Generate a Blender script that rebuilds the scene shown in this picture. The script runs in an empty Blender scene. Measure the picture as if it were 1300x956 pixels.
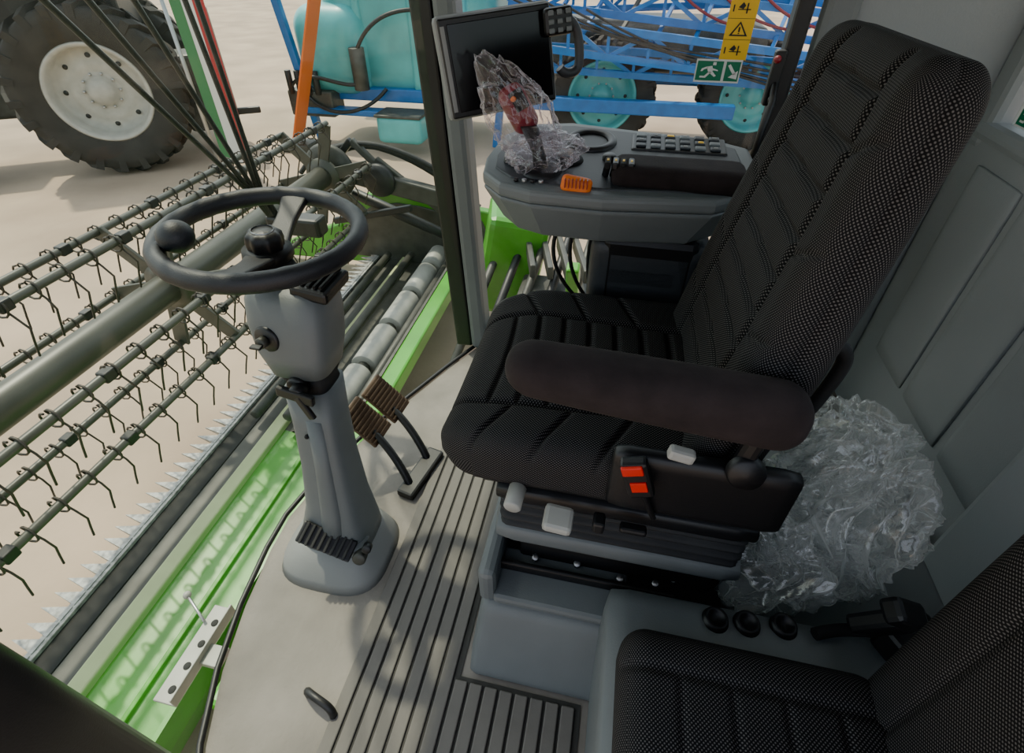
import bpy, bmesh, math, random
from mathutils import Vector, Matrix, Quaternion, noise
random.seed(4)
R=math.radians
# ---------------------------------------------------------------- materials
def mat(name,col,rough=0.5,metal=0.0,var=0.0,vscale=8.0,bump=0.0,bscale=60.0,spec=0.5,coat=0.0):
    m=bpy.data.materials.new(name); m.use_nodes=True
    nt=m.node_tree; b=nt.nodes['Principled BSDF']
    b.inputs['Base Color'].default_value=(*col,1); b.inputs['Roughness'].default_value=rough
    b.inputs['Metallic'].default_value=metal; b.inputs['Specular IOR Level'].default_value=spec
    b.inputs['Coat Weight'].default_value=coat
    tc=nt.nodes.new('ShaderNodeTexCoord')
    if var>0:
        n=nt.nodes.new('ShaderNodeTexNoise'); n.inputs['Scale'].default_value=vscale; n.inputs['Detail'].default_value=6
        nt.links.new(tc.outputs['Object'],n.inputs['Vector'])
        r=nt.nodes.new('ShaderNodeValToRGB')
        r.color_ramp.elements[0].position=0.3; r.color_ramp.elements[1].position=0.7
        r.color_ramp.elements[0].color=(*[c*(1-var) for c in col],1)
        r.color_ramp.elements[1].color=(*[min(1,c*(1+var)) for c in col],1)
        nt.links.new(n.outputs['Fac'],r.inputs['Fac']); nt.links.new(r.outputs['Color'],b.inputs['Base Color'])
    if bump>0:
        n2=nt.nodes.new('ShaderNodeTexNoise'); n2.inputs['Scale'].default_value=bscale; n2.inputs['Detail'].default_value=4
        nt.links.new(tc.outputs['Object'],n2.inputs['Vector'])
        bp=nt.nodes.new('ShaderNodeBump'); bp.inputs['Strength'].default_value=bump; bp.inputs['Distance'].default_value=0.01
        nt.links.new(n2.outputs['Fac'],bp.inputs['Height']); nt.links.new(bp.outputs['Normal'],b.inputs['Normal'])
    return m
def fabric(name,base,dot,scale=150):
    m=bpy.data.materials.new(name); m.use_nodes=True; nt=m.node_tree; b=nt.nodes['Principled BSDF']
    b.inputs['Roughness'].default_value=0.9; b.inputs['Specular IOR Level'].default_value=0.15
    tc=nt.nodes.new('ShaderNodeTexCoord'); mp=nt.nodes.new('ShaderNodeMapping')
    mp.inputs['Rotation'].default_value=(0,0,R(45))
    v=nt.nodes.new('ShaderNodeTexVoronoi'); v.voronoi_dimensions='2D'; v.inputs['Scale'].default_value=scale; v.inputs['Randomness'].default_value=0.0
    nt.links.new(tc.outputs['UV'],mp.inputs['Vector']); nt.links.new(mp.outputs['Vector'],v.inputs['Vector'])
    r=nt.nodes.new('ShaderNodeValToRGB'); r.color_ramp.elements[0].position=0.14; r.color_ramp.elements[1].position=0.38
    r.color_ramp.elements[0].color=(*dot,1); r.color_ramp.elements[1].color=(*base,1)
    nt.links.new(v.outputs['Distance'],r.inputs['Fac']); nt.links.new(r.outputs['Color'],b.inputs['Base Color'])
    return m
def clear(name,tint,fac,rough=0.05,white=(0.9,0.9,0.9),g0=0.04,g1=0.3,trans=False):
    m=bpy.data.materials.new(name); m.use_nodes=True; nt=m.node_tree
    for n in list(nt.nodes): nt.nodes.remove(n)
    o=nt.nodes.new('ShaderNodeOutputMaterial'); t=nt.nodes.new('ShaderNodeBsdfTransparent'); t.inputs[0].default_value=(*tint,1)
    g=nt.nodes.new('ShaderNodeBsdfGlossy'); g.inputs['Roughness'].default_value=rough
    lw=nt.nodes.new('ShaderNodeLayerWeight'); lw.inputs['Blend'].default_value=0.5
    pw=nt.nodes.new('ShaderNodeMath'); pw.operation='POWER'; pw.inputs[1].default_value=4.0
    ml=nt.nodes.new('ShaderNodeMath'); ml.operation='MULTIPLY_ADD'; ml.inputs[1].default_value=g1; ml.inputs[2].default_value=g0
    nt.links.new(lw.outputs['Facing'],pw.inputs[0]); nt.links.new(pw.outputs[0],ml.inputs[0])
    mx=nt.nodes.new('ShaderNodeMixShader'); nt.links.new(ml.outputs[0],mx.inputs[0])
    if fac>0:
        d=nt.nodes.new('ShaderNodeBsdfDiffuse'); d.inputs[0].default_value=(*white,1)
        src=d.outputs[0]
        if trans:
            tl=nt.nodes.new('ShaderNodeBsdfTranslucent'); tl.inputs[0].default_value=(*white,1)
            m3=nt.nodes.new('ShaderNodeMixShader'); m3.inputs[0].default_value=0.5
            nt.links.new(d.outputs[0],m3.inputs[1]); nt.links.new(tl.outputs[0],m3.inputs[2]); src=m3.outputs[0]
        m2=nt.nodes.new('ShaderNodeMixShader'); m2.inputs[0].default_value=fac
        if trans:
            pa=nt.nodes.new('ShaderNodeMath'); pa.operation='MULTIPLY_ADD'; pa.inputs[1].default_value=0.60; pa.inputs[2].default_value=fac
            p2=nt.nodes.new('ShaderNodeMath'); p2.operation='POWER'; p2.inputs[1].default_value=2.5
            nt.links.new(lw.outputs['Facing'],p2.inputs[0]); nt.links.new(p2.outputs[0],pa.inputs[0]); nt.links.new(pa.outputs[0],m2.inputs[0])
        nt.links.new(t.outputs[0],m2.inputs[1]); nt.links.new(src,m2.inputs[2])
        nt.links.new(m2.outputs[0],mx.inputs[1])
    else: nt.links.new(t.outputs[0],mx.inputs[1])
    nt.links.new(g.outputs[0],mx.inputs[2]); nt.links.new(mx.outputs[0],o.inputs['Surface'])
    return m
M={}
M['pgrey']=mat('grey_plastic',(0.135,0.148,0.150),0.5,var=0.06,bump=0.08,bscale=300)
M['pgrey_l']=mat('grey_plastic_light',(0.22,0.225,0.22),0.55,var=0.05,bump=0.05,bscale=200)
M['deck']=mat('console_deck_plastic',(0.045,0.048,0.052),0.5,var=0.06,bump=0.05,bscale=200)
M['wallg']=mat('rear_panel_grey',(0.25,0.268,0.27),0.6,var=0.05,vscale=3,bump=0.08,bscale=250)
M['black']=mat('black_plastic',(0.016,0.016,0.017),0.45,bump=0.05,bscale=300)
M['blackm']=mat('black_matte',(0.014,0.014,0.014),0.8)
M['rubber']=mat('rubber',(0.028,0.028,0.028),0.75,var=0.2,bump=0.1)
M['pedal']=mat('pedal_rubber_dusty',(0.13,0.085,0.055),0.75,var=0.2)
M['pedal2']=mat('pedal_rubber_rib',(0.07,0.045,0.03),0.75,var=0.2)
M['leather']=mat('wheel_leather',(0.020,0.021,0.025),0.5,bump=0.15,bscale=400)
M['floor']=mat('floor_mat',(0.215,0.196,0.172),0.75,var=0.25,vscale=5,bump=0.15,bscale=80)
M['rib']=mat('floor_rib',(0.135,0.126,0.114),0.7,var=0.15,vscale=6,bump=0.1)
M['groove']=mat('floor_groove',(0.05,0.048,0.044),0.8)
M['fab']=fabric('seat_fabric',(0.014,0.014,0.0145),(0.12,0.113,0.110),225)
M['velour']=mat('armrest_velour',(0.024,0.018,0.018),0.95,var=0.25,vscale=20,bump=0.1,bscale=200)
M['metal']=mat('steel',(0.45,0.45,0.45),0.35,0.9,var=0.15)
M['dsteel']=mat('dark_steel',(0.07,0.07,0.062),0.5,0.3,var=0.3)
M['tube']=mat('reel_tube_paint',(0.070,0.070,0.056),0.4,0.1,var=0.2,vscale=5)
M['tine']=mat('tine_steel',(0.05,0.042,0.034),0.5,0.3)
M['knife']=mat('knife_steel',(0.36,0.36,0.35),0.4,0.2,var=0.45,vscale=30)
M['green']=mat('green_paint',(0.060,0.31,0.014),0.35,var=0.25,vscale=3,coat=0.2)
M['bgreen']=mat('banner_green',(0.05,0.20,0.07),0.7)
M['cream']=mat('cream_strip',(0.46,0.52,0.27),0.5,var=0.08)
M['lgrey']=mat('light_grey_paint',(0.36,0.36,0.33),0.45,var=0.15)
M['concrete']=mat('concrete_ground',(0.43,0.325,0.24),0.9,var=0.20,vscale=0.8,bump=0.3,bscale=25)
M['tyre']=mat('tyre_rubber',(0.036,0.031,0.027),0.8,var=0.3,vscale=4,bump=0.1)
M['rim']=mat('rim_paint',(0.47,0.45,0.40),0.45,var=0.12)
M['turq']=mat('turquoise_paint',(0.09,0.42,0.43),0.4,var=0.18,vscale=2,coat=0.2)
M['blue']=mat('blue_paint',(0.004,0.14,0.44),0.4,var=0.15,coat=0.2)
M['orange']=mat('orange_paint',(0.80,0.17,0.02),0.5)
M['white']=mat('white_paint',(0.70,0.69,0.66),0.5)
M['red']=mat('red_plastic',(0.65,0.015,0.01),0.4)
M['bred']=mat('banner_red',(0.42,0.03,0.03),0.7)
M['dred']=mat('dark_red',(0.20,0.02,0.03),0.4)
M['yellow']=mat('yellow_label',(0.85,0.50,0.01),0.5)
M['sgreen']=mat('exit_sign_green',(0.01,0.16,0.08),0.5)
M['screen']=mat('screen_glass',(0.008,0.008,0.009),0.15,spec=0.3)
M['glass']=clear('window_glass',(0.94,0.97,0.94),0.01,0.02,g0=0.012,g1=0.12)
M['wglass']=clear('windscreen_glass',(0.875,0.955,0.86),0.03,0.03,white=(0.72,0.85,0.68),g0=0.025,g1=0.10)
M['bag']=clear('clear_polythene',(0.97,0.98,0.975),0.13,0.14,(0.96,0.98,0.96),g0=0.10,g1=0.40,trans=True)
M['bag2']=clear('clear_polythene_thin',(0.97,0.95,0.97),0.03,0.15,(0.9,0.84,0.88),g0=0.07,g1=0.35,trans=True)
# ---------------------------------------------------------------- helpers
COL=bpy.context.scene.collection
def root(name,loc=(0,0,0)):
    e=bpy.data.objects.new(name,None); e.location=loc; e.empty_display_size=0.1; COL.objects.link(e); return e
def addmesh(name,verts,faces,m,parent=None,smooth=True,loc=(0,0,0),quat=None):
    me=bpy.data.meshes.new(name); me.from_pydata([tuple(v) for v in verts],[],faces); me.update()
    bm=bmesh.new(); bm.from_mesh(me); bmesh.ops.recalc_face_normals(bm,faces=bm.faces); bm.to_mesh(me); bm.free()
    if smooth:
        for p in me.polygons: p.use_smooth=True
    ob=bpy.data.objects.new(name,me); COL.objects.link(ob); ob.location=loc
    if quat is not None: ob.rotation_mode='QUATERNION'; ob.rotation_quaternion=quat
    me.materials.append(M[m] if isinstance(m,str) else m)
    if parent: ob.parent=parent; ob.matrix_parent_inverse=Matrix.Translation(-parent.location)
    return ob
def rquat(r):
    from mathutils import Euler
    return Euler([R(a) for a in r]).to_quaternion()
def box(name,c,s,m,parent=None,bev=0.0,rot=(0,0,0),segs=2):
    bm=bmesh.new(); bmesh.ops.create_cube(bm,size=1)
    for v in bm.verts: v.co=Vector((v.co.x*s[0],v.co.y*s[1],v.co.z*s[2]))
    if bev>0: bmesh.ops.bevel(bm,geom=list(bm.edges),offset=min(bev,min(s)*0.49),segments=segs,affect='EDGES',profile=0.5)
    me=bpy.data.meshes.new(name); bm.to_mesh(me); bm.free()
    ob=bpy.data.objects.new(name,me); COL.objects.link(ob); ob.location=c
    ob.rotation_mode='QUATERNION'; ob.rotation_quaternion=rquat(rot)
    me.materials.append(M[m])
    if parent: ob.parent=parent; ob.matrix_parent_inverse=Matrix.Translation(-parent.location)
    return ob
def beam(name,a,b,w,h,m,parent=None,bev=0.0):
    a=Vector(a);b=Vector(b);d=b-a
    ob=box(name,(a+b)/2,(w,h,d.length),m,parent,bev)
    ob.rotation_quaternion=d.to_track_quat('Z','Y'); return ob
def lathe(name,prof,c,axis,m,parent=None,seg=40,smooth=True):
    V=[];F=[];n=len(prof)
    for i in range(seg):
        a=2*math.pi*i/seg
        for r,h in prof: V.append((r*math.cos(a),r*math.sin(a),h))
    for i in range(seg):
        j=(i+1)%seg
        for k in range(n-1): F.append((i*n+k,j*n+k,j*n+k+1,i*n+k+1))
    return addmesh(name,V,F,m,parent,smooth,c,Vector(axis).to_track_quat('Z','Y'))
def cyl(name,a,b,r,m,parent=None,seg=24,r2=None):
    a=Vector(a);b=Vector(b);L=(b-a).length; r2=r if r2 is None else r2; e=min(0.15*min(r,r2),0.004)
    return lathe(name,[(0,0),(r-e,0),(r,e),(r2,L-e),(r2-e,L),(0,L)],a,b-a,m,parent,seg)
def ball(name,c,r,m,parent=None,sc=(1,1,1)):
    prof=[(r*math.sin(math.pi*i/16),-r*math.cos(math.pi*i/16)) for i in range(17)]
    o=lathe(name,prof,c,(0,0,1),m,parent,28); o.scale=sc; return o
def wires(name,polys,r,m,parent=None,cyclic=False,res=2,smooth=False):
    cu=bpy.data.curves.new(name,'CURVE'); cu.dimensions='3D'; cu.bevel_depth=r; cu.bevel_resolution=res; cu.use_fill_caps=True
    for p in polys:
        if smooth:
            s=cu.splines.new('NURBS'); s.points.add(len(p)-1)
            for i,q in enumerate(p): s.points[i].co=(*q,1)
            s.order_u=4; s.use_endpoint_u=True; s.resolution_u=6
        else:
            s=cu.splines.new('POLY'); s.points.add(len(p)-1)
            for i,q in enumerate(p): s.points[i].co=(*q,1)
        s.use_cyclic_u=cyclic
    ob=bpy.data.objects.new(name,cu); COL.objects.link(ob); cu.materials.append(M[m])
    if parent: ob.parent=parent; ob.matrix_parent_inverse=Matrix.Translation(-parent.location)
    return ob
def loft(name,secs,m,parent=None,n=36,p=4.0,cap=True):
    V=[];F=[]
    for (cx,cy,cz,hx,hy) in secs:
        for i in range(n):
            a=2*math.pi*i/n; c=math.cos(a); s=math.sin(a)
            V.append((cx+hx*math.copysign(abs(c)**(2/p),c),cy+hy*math.copysign(abs(s)**(2/p),s),cz))
    for k in range(len(secs)-1):
        for i in range(n):
            j=(i+1)%n; F.append((k*n+i,k*n+j,(k+1)*n+j,(k+1)*n+i))
    if cap: F.append(tuple(range(n))); F.append(tuple((len(secs)-1)*n+i for i in range(n)))
    return addmesh(name,V,F,m,parent)
def rgrid(name,size,r,n,m,c,parent=None,rot=(0,0,0),fn=None):
    bm=bmesh.new(); bmesh.ops.create_cube(bm,size=2)
    bmesh.ops.subdivide_edges(bm,edges=list(bm.edges),cuts=n,use_grid_fill=True)
    bm.normal_update()
    uv=bm.loops.layers.uv.new('UVMap')
    h=[s/2 for s in size]; rr=min(r,min(h)*0.999)
    for f in bm.faces:
        nx,ny,nz=[abs(q) for q in f.normal]
        for l in f.loops:
            p=l.vert.co
            if nz>=nx and nz>=ny: l[uv].uv=(p.x*h[0],p.y*h[1])
            elif nx>=ny: l[uv].uv=(p.z*h[2],p.y*h[1])
            else: l[uv].uv=(p.x*h[0],p.z*h[2])
    for v in bm.verts:
        p=Vector([v.co[i]*h[i] for i in range(3)])
        q=Vector([max(-(h[i]-rr),min(h[i]-rr,p[i])) for i in range(3)])
        d=p-q
        if d.length>1e-9: p=q+d.normalized()*rr
        if fn: p=Vector(fn(p.x,p.y,p.z))
        v.co=p
    me=bpy.data.meshes.new(name); bm.to_mesh(me); bm.free()
    for f in me.polygons: f.use_smooth=True
    ob=bpy.data.objects.new(name,me); COL.objects.link(ob); ob.location=c
    ob.rotation_mode='QUATERNION'; ob.rotation_quaternion=rquat(rot); me.materials.append(M[m])
    if parent: ob.parent=parent; ob.matrix_parent_inverse=Matrix.Translation(-parent.location)
    return ob
def prism(name,poly,z0,z1,m,parent=None,bev=0.0,axis='z'):
    n=len(poly)
    def P(u,v,w): return {'z':(u,v,w),'y':(u,w,v),'x':(w,u,v)}[axis]
    V=[P(u,v,z0) for u,v in poly]+[P(u,v,z1) for u,v in poly]
    F=[tuple(range(n)),tuple(range(n,2*n))]+[(i,(i+1)%n,n+(i+1)%n,n+i) for i in range(n)]
    ob=addmesh(name,V,F,m,parent,False)
    if bev>0:
        b=ob.modifiers.new('bev','BEVEL'); b.width=bev; b.segments=3; b.limit_method='ANGLE'
    return ob
G=lambda d,w: math.exp(-(d/w)**2)
def sst(t): t=max(0,min(1,t)); return t*t*(3-2*t)
# ---------------------------------------------------------------- cab shell
base=[(-0.50,1.70),(-0.59,1.52),(-0.68,1.32),(-0.76,1.12),(-0.83,0.92),(-0.86,0.75),(-0.855,0.64),(-0.83,0.48),(-0.79,0.33),(-0.73,0.19),(-0.62,0.02),(-0.60,-0.12)]
fl=prism('floor',base+[(0.98,-0.12),(0.98,1.76),(-0.50,1.76)],-0.12,0.0,'floor')
ribs=root('rubber_floor_mat')
prism('mat_base',[(-0.485,-0.05),(0.07,-0.05),(0.07,0.44),(-0.22,0.44),(-0.22,1.45),(-0.485,1.45)],0.0005,0.003,'groove',ribs)
for i in range(15):
    x=-0.47+i*0.0365; y1=1.45 if i<7 else 0.43
    box('rib_%d'%(i+1),(x,(y1-0.05)/2,0.006),(0.030,y1+0.05,0.007),'rib',ribs,0.003)
box('ceiling',(-0.02,0.85,1.88),(2.10,1.95,0.08),'wallg')
beam('trim_1',(-0.50,1.715,0.0),(-0.585,1.715,1.84),0.105,0.07,'pgrey',None,0.02)
beam('trim_2',(-0.570,1.70,0.0),(-0.660,1.70,1.84),0.045,0.07,'black',None,0.008)
wr=root('wall_right')
box('panel',(0.71,1.74,0.92),(0.46,0.06,1.85),'wallg',wr,0.01)
box('window_seal',(0.415,1.715,0.92),(0.045,0.06,1.85),'black',wr,0.01)
box('pillar_cover',(0.50,1.70,0.95),(0.09,0.05,1.8),'pgrey',wr,0.02)
box('sill',(-0.03,1.735,0.05),(0.9,0.07,0.10),'black',wr,0.01)
box('head_rail',(-0.07,1.735,1.80),(0.9,0.07,0.1),'black',wr,0.01)
cyl('pillar_button',(0.50,1.69,1.08),(0.50,1.665,1.08),0.013,'black',wr)
box('window_1',(-0.05,1.735,0.93),(0.90,0.006,1.66),'glass')
gr=root('window_release_handle',(0.38,1.66,0.95))
wires('rod',[[(0.375,1.69,0.80),(0.37,1.63,0.84),(0.385,1.63,1.05),(0.39,1.69,1.10)]],0.009,'black',gr)
ball('red_knob',(0.375,1.66,1.15),0.010,'dred',gr); ball('black_knob',(0.39,1.66,1.05),0.012,'black',gr)
box('knob_mount',(0.385,1.685,1.10),(0.03,0.03,0.14),'black',gr,0.006)
def warning_label(nm,c,ux,w,h):
    e=root(nm,c); ux=Vector(ux).normalized(); up=Vector((0,0,1)); nn=ux.cross(up)
    if nn.dot(Vector((0,0.85,1))-Vector(c))<0: nn=-nn
    def q(name,x0,x1,z0,z1,m,o):
        P=[Vector(c)+ux*a+up*b+nn*o for a,b in((x0,z0),(x1,z0),(x1,z1),(x0,z1))]
        return addmesh(name,P,[(0,1,2,3)],m,e,False)
    def t(name,pts,m,o):
        return addmesh(name,[Vector(c)+ux*a+up*b+nn*o for a,b in pts],[tuple(range(len(pts)))],m,e,False)
    q('sheet',-w/2,w/2,-h/2,h/2,'yellow',0.001)
    for k in range(4):
        z=h/2-(k+0.5)*h/4
        q('line_%d'%k,-w/2,w/2,z+h/8-0.001,z+h/8,'black',0.002)
        if k==2:
            t('tri',[(-w*.34,z-h*.085),(w*.34,z-h*.085),(0,z+h*.09)],'black',0.002)
            t('tri_in',[(-w*.23,z-h*.066),(w*.23,z-h*.066),(0,z+h*.06)],'yellow',0.003)
            q('bang',-w*.03,w*.03,z-h*.035,z+h*.025,'black',0.004)
            q('dot',-w*.03,w*.03,z-h*.058,z-h*.045,'black',0.004)
        else:
            q('a_%d'%k,-w*.38,-w*.33,z-h*.05,z+h*.03,'black',0.002)
            q('b_%d'%k,-w*.2,w*.25,z-h*.03,z-h*.018,'black',0.002)
            q('c_%d'%k,w*.1,w*.15,z-h*.07,z+h*.05,'black',0.002)
            t('d_%d'%k,[(-w*.2,z+h*.0),(-w*.05,z+h*.06),(w*.05,z+h*.02),(-w*.02,z-h*.02)],'black',0.0025)
    return e
warning_label('warning_label',(0.270,1.728,1.235),(1,0,0),0.072,0.20)
def exit_sign(nm,c,ux,w,h):
    e=root(nm,c); ux=Vector(ux).normalized(); up=Vector((0,0,1)); nn=ux.cross(up)
    if nn.dot(Vector((0,0.85,1))-Vector(c))<0: nn=-nn
    def t(name,pts,m,o): return addmesh(name,[Vector(c)+ux*a*w+up*b*h+nn*o for a,b in pts],[tuple(range(len(pts)))],m,e,False)
    t('sheet',[(-.5,-.5),(.5,-.5),(.5,.5),(-.5,.5)],'white',0.001)
    t('field',[(-.47,-.42),(.10,-.42),(.10,.42),(-.47,.42)],'sgreen',0.002)
    t('field2',[(.16,-.42),(.47,-.42),(.47,.42),(.16,.42)],'sgreen',0.002)
    t('body',[(-.26,.18),(-.14,.22),(-.10,.02),(-.2,-.08)],'white',0.003)
    t('head',[(-.13,.25),(-.06,.25),(-.06,.38),(-.13,.38)],'white',0.003)
    t('leg_a',[(-.2,-.05),(-.12,0),(-.02,-.2),(-.06,-.25)],'white',0.003)
    t('leg_b',[(-.2,-.05),(-.14,-.05),(-.25,-.3),(-.38,-.3),(-.38,-.22),(-.28,-.22)],'white',0.003)
    t('arm',[(-.26,.18),(-.36,.1),(-.38,-.02),(-.34,-.02),(-.31,.06),(-.22,.12)],'white',0.003)
    t('arm_b',[(-.12,.12),(0,.05),(0,.0),(-.12,.04)],'white',0.003)
    t('arrow_shaft',[(.20,.25),(.25,.32),(.40,-.08),(.35,-.15)],'white',0.003)
    t('arrow_head',[(.44,.05),(.44,-.32),(.25,-.25)],'white',0.003)
exit_sign('emergency_exit_sign',(0.238,1.728,1.105),(1,0,0),0.125,0.06)
wb=root('wall_rear')
box('lower_panel',(0.97,0.85,0.47),(0.06,1.85,1.04),'wallg',wb,0.01)
box('top_rail',(0.965,0.85,1.0),(0.075,1.75,0.05),'wallg',wb,0.02)
box('head_rail',(0.97,0.85,1.76),(0.06,1.85,0.18),'wallg',wb,0.01)
box('corner_post',(0.97,1.70,1.4),(0.07,0.12,0.9),'wallg',wb,0.02)
for i,(y0,y1,z0,z1) in enumerate([(0.92,1.12,0.30,0.93),(1.15,1.36,0.30,0.93),(1.39,1.60,0.30,0.93)]):
    rgrid('pressed_panel_%d'%(i+1),(0.014,y1-y0,z1-z0),0.0069,10,'wallg',(0.938,(y0+y1)/2,(z0+z1)/2),wb)
box('side_bulkhead',(0.90,0.45,0.42),(0.09,0.86,0.98),'wallg',wb,0.02)
box('window_2',(0.975,0.80,1.34),(0.006,1.65,0.66),'glass')
warning_label('warning_label_reflection',(0.955,1.50,1.20),(0,-1,0),0.072,0.20)  # copy of the side label, modelled to imitate its reflection in the rear glass
exit_sign('exit_sign_reflection',(0.955,1.52,1.065),(0,-1,0),0.125,0.06)  # second sheet standing in for the side sign's reflection in the rear window
V=[];F=[]; nz=12
for k in range(nz+1):
    z=0.0+1.84*k/nz
    for j,(x,y) in enumerate(base[:-1]):
        e=1.0 if 0<j<len(base)-2 else 0.55
        V.append((x-0.02-0.17*e*math.sin(z/1.84*math.pi*0.6),y,z))
nb=len(base)-1
for k in range(nz):
    for i in range(nb-1): F.append((k*nb+i,k*nb+i+1,(k+1)*nb+i+1,(k+1)*nb+i))
addmesh('window_3',V,F,'wglass')
wires('trim_3',[[(x-0.012,y,0.006) for x,y in base[:-1]]],0.008,'black')
loft('trim_4',[(-0.76,0.085,-0.05,0.07,0.07),(-0.76,0.08,0.6,0.065,0.065),(-0.78,0.07,1.2,0.065,0.065),(-0.8,0.05,1.85,0.065,0.065)],'black')
# ---------------------------------------------------------------- steering column
sc=root('steering_column',(-0.65,0.68,0))
loft('floor_hump',[(-0.655,0.690,0.0,0.155,0.135),(-0.655,0.692,0.03,0.145,0.125),(-0.65,0.70,0.065,0.12,0.105),(-0.645,0.71,0.09,0.10,0.085)],'pgrey_l',sc,p=3.2)
loft('lower_shroud',[(-0.640,0.70,0.05,0.102,0.083),(-0.640,0.705,0.12,0.096,0.078),(-0.635,0.72,0.22,0.073,0.066),(-0.64,0.745,0.35,0.062,0.057),(-0.647,0.77,0.47,0.059,0.054),(-0.653,0.79,0.57,0.061,0.055)],'pgrey',sc)
loft('lower_front_rib',[(-0.625,0.690,0.12,0.040,0.072),(-0.622,0.705,0.22,0.034,0.064),(-0.628,0.735,0.36,0.028,0.055),(-0.636,0.765,0.50,0.026,0.052)],'pgrey',sc,p=3)
loft('tilt_gaiter',[(-0.653,0.79,0.560,0.056,0.050),(-0.655,0.795,0.585,0.050,0.046),(-0.657,0.798,0.600,0.058,0.052),(-0.659,0.80,0.615,0.050,0.046),(-0.66,0.80,0.635,0.060,0.054)],'rubber',sc)
loft('head_shroud',[(-0.66,0.80,0.618,0.070,0.062),(-0.665,0.81,0.68,0.087,0.074),(-0.67,0.825,0.745,0.094,0.076),(-0.675,0.84,0.795,0.09,0.074),(-0.68,0.845,0.815,0.075,0.06)],'pgrey',sc)
loft('boot',[(-0.69,0.85,0.80,0.05,0.045),(-0.70,0.855,0.82,0.042,0.038),(-0.715,0.86,0.84,0.04,0.036),(-0.727,0.870,0.855,0.032,0.032)],'rubber',sc,p=2.4)
box('vent_block',(-0.605,0.845,0.815),(0.085,0.11,0.03),'black',sc,0.008,(0,8,0))
for i in range(5): box('vent_slat_%d'%i,(-0.633+i*0.014,0.845,0.832),(0.006,0.09,0.008),'blackm',sc,0.001)
cyl('key_switch_bezel',(-0.700,0.762,0.718),(-0.703,0.742,0.720),0.032,'black',sc)
cyl('key_switch',(-0.703,0.742,0.720),(-0.705,0.725,0.722),0.013,'dsteel',sc)
box('key_tab',(-0.706,0.715,0.722),(0.026,0.014,0.006),'black',sc,0.002)
ball('tilt_button',(-0.640,0.752,0.67),0.010,'black',sc)
cyl('tilt_hinge_cap',(-0.655,0.748,0.600),(-0.655,0.728,0.600),0.026,'black',sc)
cyl('tilt_lever_pivot',(-0.645,0.735,0.60),(-0.645,0.705,0.60),0.020,'black',sc)
beam('tilt_lever',(-0.69,0.71,0.607),(-0.60,0.705,0.592),0.014,0.028,'black',sc,0.004)
beam('tilt_lever_tail',(-0.64,0.705,0.60),(-0.612,0.70,0.54),0.012,0.020,'black',sc,0.004)
box('rocker_plate',(-0.630,0.620,0.155),(0.15,0.055,0.012),'black',sc,0.004,(25,22,0))
for i in range(8): box('rocker_rib_%d'%i,(-0.685+i*0.016,0.616,0.184-i*0.0062),(0.007,0.055,0.008),'rubber',sc,0.002,(25,22,0))
box('rocker_bracket',(-0.62,0.65,0.13),(0.16,0.06,0.04),'pgrey',sc,0.01,(0,18,0))
cyl('rocker_bolt',(-0.545,0.63,0.11),(-0.54,0.605,0.12),0.018,'dsteel',sc)
cyl('rocker_bolt_b',(-0.525,0.64,0.14),(-0.52,0.62,0.15),0.012,'black',sc)
for i,(x,y,z) in enumerate([(-0.655,0.700,0.46),(-0.63,0.672,0.30)]): ball('screw_cap_%d'%i,(x,y+0.008,z),0.006,'blackm',sc)
# steering wheel
sw=root('steering_wheel',(-0.730,0.872,0.907))
WN=Vector((0.06,0.0,1)).normalized(); WQ=Vector((0,0,1)).rotation_difference(WN)
def wp(x,y,z): return sw.location+WQ@Vector((x,y,z))
V=[];F=[];N=72;K=16
for i in range(N):
    a=2*math.pi*i/N
    mr=0.0190+0.0012*math.sin(a*14)**8
    for k in range(K):
        b=2*math.pi*k/K
        V.append(WQ@Vector(((0.200+mr*math.cos(b))*math.cos(a),(0.200+mr*math.cos(b))*math.sin(a),mr*1.1*math.sin(b))))
for i in range(N):
    for k in range(K): F.append((i*K+k,((i+1)%N)*K+k,((i+1)%N)*K+(k+1)%K,i*K+(k+1)%K))
addmesh('rim',V,F,'leather',sw,True,sw.location)
DZ=-0.045
lathe('hub',[(0,-0.02+DZ),(0.045,-0.018+DZ),(0.054,-0.006+DZ),(0.052,0.010+DZ),(0.03,0.016+DZ),(0,0.016+DZ)],sw.location,WN,'black',sw)
V=[];F=[];n=48
for (r,h) in [(0.036,0.01),(0.038,0.03),(0.036,0.044),(0.028,0.052),(0.0,0.053)]:
    for i in range(n):
        a=2*math.pi*i/n; rr=r*(1+0.06*math.cos(8*a)); V.append(wp(rr*math.cos(a),rr*math.sin(a),h+DZ))
for k in range(4):
    for i in range(n): F.append((k*n+i,k*n+(i+1)%n,(k+1)*n+(i+1)%n,(k+1)*n+i))
addmesh('adjust_knob',V,F,'black',sw)
lathe('knob_ring',[(0.022,0.0),(0.024,0.003),(0.022,0.005)],wp(0,0,0.050+DZ),WN,'metal',sw)
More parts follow.
